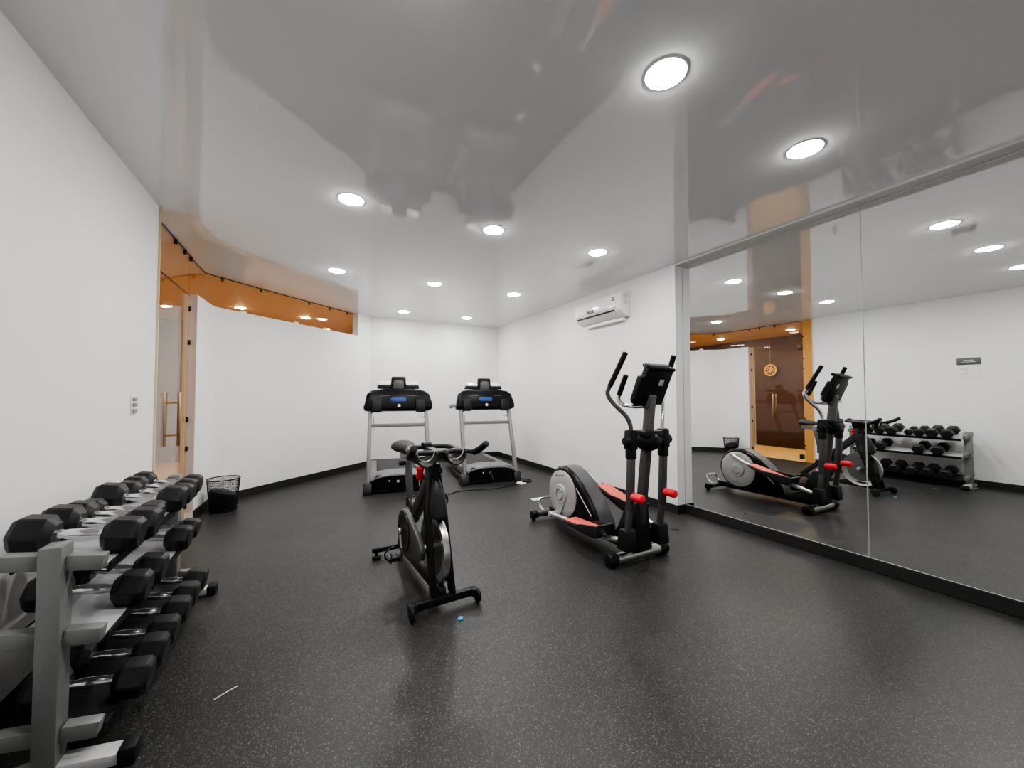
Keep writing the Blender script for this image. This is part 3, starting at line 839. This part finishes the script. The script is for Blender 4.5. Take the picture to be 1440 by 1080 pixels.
    for s in (-1, 1):
        hb.tube([(s*.10, .12, zt-.008), (s*.16, .09, zt-.008), (s*.20, .05, zt-.01), (s*.215, .0, zt-.008), (s*.222, -.05, zt+.02)], .016, 12, 6)
    hb.tube([(-.03, .33, zt+.012), (0, .335, zt+.015), (.03, .33, zt+.012)], .022, 12, 4)
    hb.bar((0, .10, zt-.01), (0, .34, zt-.01), .05, .03, .006)
    hb.build('handlebar', M['charcoal'], t)
    for s in (-1, 1):
        MB().tube([(s*.213, .02, zt-.012), (s*.220, -.04, zt+.012), (s*.230, -.115, zt+.055)], [.021, .0215, .020], 14, 5).build('handle_grip', M['rubber'], t)
        # bottle cradle hanging below the bar
        rings = []
        cx = s*.098
        for i in range(11):
            a = math.radians(188+i*16.4)
            c_, s_ = math.cos(a), math.sin(a)
            rings.append([(cx+.068*c_, .05, zt-.005+.085*s_), (cx+.060*c_, .05, zt-.005+.076*s_), (cx+.060*c_, .23, zt-.005+.076*s_), (cx+.068*c_, .23, zt-.005+.085*s_)])
        cr = MB().loft(rings).build('bottle_cradle', M['black'], t)
        pts = [(cx+.068*math.cos(math.radians(180+i*15)), .045, zt-.003+.082*math.sin(math.radians(180+i*15))) for i in range(13)]
        MB().tube(pts, .0075, 10, 2).build('cradle_rim', M['charcoal'], cr)
        MB().tube([(cx+.056*math.cos(math.radians(185+i*14.2)), .06, zt+.012+.066*math.sin(math.radians(185+i*14.2))) for i in range(13)], .0045, 8, 2).build('cradle_wire', M['steel'], cr, 'silver arc')
    return t
make_bike()

# ------------------------------------------------------------------ dumbbell rack
RX = -.765; RY0 = 1.90; RY1 = 3.20; TILT = math.radians(9)
def make_rack():
    t = thing('dumbbell_rack', 'grey steel three-tier dumbbell rack standing against the left wall', 'rack', (RX, 0, 0))
    for y in (RY0, RY1):
        MB().box((.0, y, .40), (.06, .078, .785), .006).box((.0, y, .006), (.16, .12, .012), .003).build('post', M['rack'], t)
        ft = MB().prism([(-.16, 0.012), (.21, 0.012), (.21, .045), (-.0, .075), (-.16, .06)], y-.035, y+.035, 'xz', .004).build('foot_bar', M['rack_l'], t)
        MB().box((.205, y, .032), (.05, .082, .062), .008).build('rubber_foot', M['rubber'], ft)
        for z in (.735, .485, .165):
            for s in (-1, 1):
                q = s*.078
                MB().box((q, y, z-q*math.tan(TILT)), (.096, .046, .052), .004, (0, TILT, 0)).build('shelf_bracket', M['rack'], t)
    for z in (.708, .458, .138):
        s = MB()
        s.box((0, (RY0+RY1)/2, z), (.24, RY1-RY0-.08, .006), 0, (0, TILT, 0))
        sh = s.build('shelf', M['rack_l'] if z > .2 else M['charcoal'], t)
        for q in (-1, 1):
            x = q*.120
            MB().box((x, (RY0+RY1)/2, z-x*math.tan(TILT)-.012), (.008, RY1-RY0-.08, .034), .001, (0, TILT, 0)).build('edge_strip', M['rubber'], sh, 'black edge strip')
make_rack()

def make_dumbbell(D, Lh, gap, label, loc):
    """hex dumbbell lying with its handle along x; origin at the underside centre"""
    t = thing('dumbbell', label, 'dumbbell', loc, 0, 'hex dumbbells on the rack')
    zc = D*.866/2
    for s in (-1, 1):
        rings = []
        rr = D/2
        for (dx, k) in ((0, .60), (.004, .66), (.024, .985), (.030, 1.0), (Lh-.024, 1.0), (Lh-.018, .985), (Lh-.003, .82), (Lh, .76)):
            x = s*(gap/2+dx)
            ring = []
            for i in range(6):
                a0 = math.radians(60*i); 
                for e in (-3.5, 3.5):
                    a = a0+math.radians(e)
                    ring.append((x, rr*k*.985*math.cos(a), zc+rr*k*.985*math.sin(a)))
            rings.append(ring)
        MB().loft(rings).build('head', M['hex'], t, None, 24)
    h = MB().lathe([(0, -gap/2-.01), (.0165, -gap/2-.01), (.0165, -gap/2+.012), (.0155, -gap/2+.02), (.019, -gap/4), (.020, 0), (.019, gap/4), (.0155, gap/2-.02), (.0165, gap/2-.012), (.0165, gap/2+.01), (0, gap/2+.01)], (0, 0, zc), (1, 0, 0), 20)
    h.build('handle', M['chrome'], t)
    return t
protos = {}
def place(size, tier, y, label, dx=0.0):
    dx -= .012
    D, Lh, gap = {'L': (.142, .112, .130), 'M': (.124, .098, .128), 'S': (.104, .085, .126)}[size]
    z = {'top': .708, 'mid': .458, 'low': .138}[tier]+.0042
    loc = Vector((RX+dx, y, z-dx*math.tan(TILT)))
    rot = (0, TILT, 0)
    if size not in protos:
        o = make_dumbbell(D, Lh, gap, label, loc); o.rotation_euler = rot; protos[size] = o
    else:
        dup(protos[size], loc, rot, label)
    return
od = ['nearest the camera', 'second from the near end', 'third from the near end', 'fourth from the near end', 'fifth from the near end', 'sixth from the near end', 'seventh from the near end', 'farthest from the camera']
for i, (sz, y, dx) in enumerate((('L', 2.07, .0), ('L', 2.22, .01), ('M', 2.36, .0), ('S', 2.48, -.01), ('L', 2.665, .0), ('M', 2.81, .015), ('M', 2.95, .0), ('M', 3.085, .0))):
    place(sz, 'top', y, 'black hex dumbbell on the top shelf of the rack, '+od[i], dx)
om = ['nearest the camera, hidden partly by the post', 'second from the near end', 'third from the near end, after the gap', 'farthest from the camera']
for i, (sz, y, dx) in enumerate((('L', 2.17, .0), ('L', 2.37, .0), ('L', 2.80, .0), ('M', 3.00, .01))):
    place(sz, 'mid', y, 'black hex dumbbell on the middle shelf, '+om[i], dx)
for i, y in enumerate((2.09, 2.27, 2.43, 2.63, 2.81, 3.01)):
    place('L', 'low', y, 'black hex dumbbell on the bottom shelf of the rack, '+(od[i] if i < 5 else 'farthest from the camera'), .035)

# ------------------------------------------------------------------ waste basket
t = thing('waste_basket', 'black wire mesh waste basket on the floor by the curved partition', 'waste basket', (-.868, 5.42, 0))
r0, r1, hh = .125, .155, .36
bm = bmesh.new()
n, m = 56, 18
R = [[bm.verts.new(((r0+(r1-r0)*j/m)*math.cos(2*PI*(i+.5*(j % 2))/n), (r0+(r1-r0)*j/m)*math.sin(2*PI*(i+.5*(j % 2))/n), .01+(hh-.01)*j/m)) for i in range(n)] for j in range(m+1)]
for j in range(m):
    for i in range(n):
        k2 = (i+1) % n
        bm.faces.new((R[j][i], R[j][k2], R[j+1][k2], R[j+1][i]))
me = bpy.data.meshes.new('mesh_body'); bm.to_mesh(me); bm.free(); me.materials.append(M['black'])
o = bpy.data.objects.new('mesh_body', me); COL.objects.link(o); o.parent = t
w = o.modifiers.new('wire', 'WIREFRAME'); w.thickness = .0046; w.use_even_offset = False
MB().lathe([(r1-.004, hh-.006), (r1+.004, hh-.006), (r1+.004, hh+.006), (r1-.004, hh+.006)], n=48, closed=True).build('rim', M['black'], t)
MB().lathe([(0, 0), (r0+.002, 0), (r0+.006, .03), (r0, .03), (r0-.004, .006), (0, .006)], n=48).build('bottom_tray', M['black'], t)
g = MB()
rings = []
for j, (z, k) in enumerate(((.012, .93), (.06, .95), (.12, .95), (.18, .94), (.215, .85), (.228, .4))):
    rings.append([((r0+(r1-r0)*z/hh)*k*math.cos(2*PI*i/28)*(1+.02*math.sin(5*i+j)), (r0+(r1-r0)*z/hh)*k*math.sin(2*PI*i/28)*(1+.02*math.cos(3*i+j)), z+(.05*-math.cos(2*PI*i/28)*k if j > 2 else 0)) for i in range(28)])
o = g.loft(rings).build('bin_liner', M['black_gloss'])
o.location = (-.868, 5.42, 0)
tag(o, 'crumpled black bin bag inside the wire waste basket', 'bin bag')

# ------------------------------------------------------------------ small things on the floor
t = thing('power_cord', 'black power cord looping on the floor before the right treadmill', 'cord', (0, 0, 0))
MB().tube([(2.362, 5.235, .155), (2.36, 5.17, .10), (2.37, 5.12, .03), (2.42, 5.05, .006), (2.55, 5.02, .006), (2.66, 5.06, .006), (2.72, 5.10, .006), (2.80, 5.08, .006)], .006, 8, 6).build('cable', M['black'], t)
MB().box((2.362, 5.238, .155), (.03, .03, .03), .006).build('plug', M['black'], t)
t = thing('extension_lead', 'long thin black lead running along the floor behind the bike', 'cord')
MB().tube([(2.86, 5.06, .006), (2.97, 5.10, .006), (2.99, 5.22, .006), (2.90, 5.36, .006)], .006, 8, 6).tube([(2.80, 5.05, .006), (2.55, 4.98, .006), (2.30, 4.93, .006), (2.0, 4.99, .006), (1.75, 5.0, .006), (1.5, 4.85, .006), (1.30, 4.86, .006), (1.1, 4.95, .006)], .005, 8, 6).build('cable', M['black'], t)
MB().box((2.83, 5.06, .028), (.07, .045, .030), .006).build('adaptor', M['black'], t)
o = MB().lathe([(0, 0), (.075, 0), (.075, .008), (.068, .012), (0, .012)], (2.78, 5.07, 0), n=28).build('floor_socket', M['white'])
tag(o, 'white round floor socket cover at the right treadmill foot', 'floor socket')
o = MB().prism([(-.07, -.045), (.06, -.05), (.075, .04), (-.06, .05)], 0, .006, 'xy', .001).build('paper_sheet', M['paper'])
o.location = (2.52, 4.20, 0)
tag(o, 'small white sheet lying on the floor behind the elliptical', 'paper')
bm_ = MB()
bm_.prism([(-.016, -.008), (-.004, -.014), (.012, -.010), (.016, .004), (.004, .012), (-.012, .010)], 0, .008, 'xy', .003)
bm_.prism([(-.012, .0), (.014, -.004), (.02, .012), (.0, .018)], .004, .010, 'xy', .002)
o = bm_.build('blue_wrapper', M['blue_wrap']); o.location = (.785, 2.17, 0)
tag(o, 'tiny crumpled blue wrapper on the floor before the bike', 'wrapper')
o = MB().tube([(3.12, 2.66, .006), (3.145, 2.64, .007), (3.165, 2.62, .006)], .006, 8, 4, (1, .6)).build('plastic_strip', M['black'])
tag(o, 'short black plastic strip on the floor near the mirror baseboard', 'strip')
o = MB().tube([(-.352, 2.085, .003), (-.315, 2.11, .004), (-.275, 2.135, .003)], .0022, 8, 4).build('straw_scrap', M['paper'])
tag(o, 'thin white scrap lying on the floor right of the rack', 'scrap')

# ------------------------------------------------------------------ world, colour
w = bpy.data.worlds.new('world'); scene.world = w; w.use_nodes = True
w.node_tree.nodes['Background'].inputs[0].default_value = (.02, .02, .02, 1)
w.node_tree.nodes['Background'].inputs[1].default_value = .2
scene.view_settings.view_transform = 'AgX'
scene.view_settings.look = 'AgX - Medium High Contrast'
scene.view_settings.exposure = 0.0
scene.cycles.max_bounces = 14
scene.cycles.diffuse_bounces = 6
scene.cycles.glossy_bounces = 8
scene.cycles.transparent_max_bounces = 12
scene.cycles.caustics_reflective = True
scene.cycles.sample_clamp_indirect = 25.0
scene.cycles.use_denoising = True
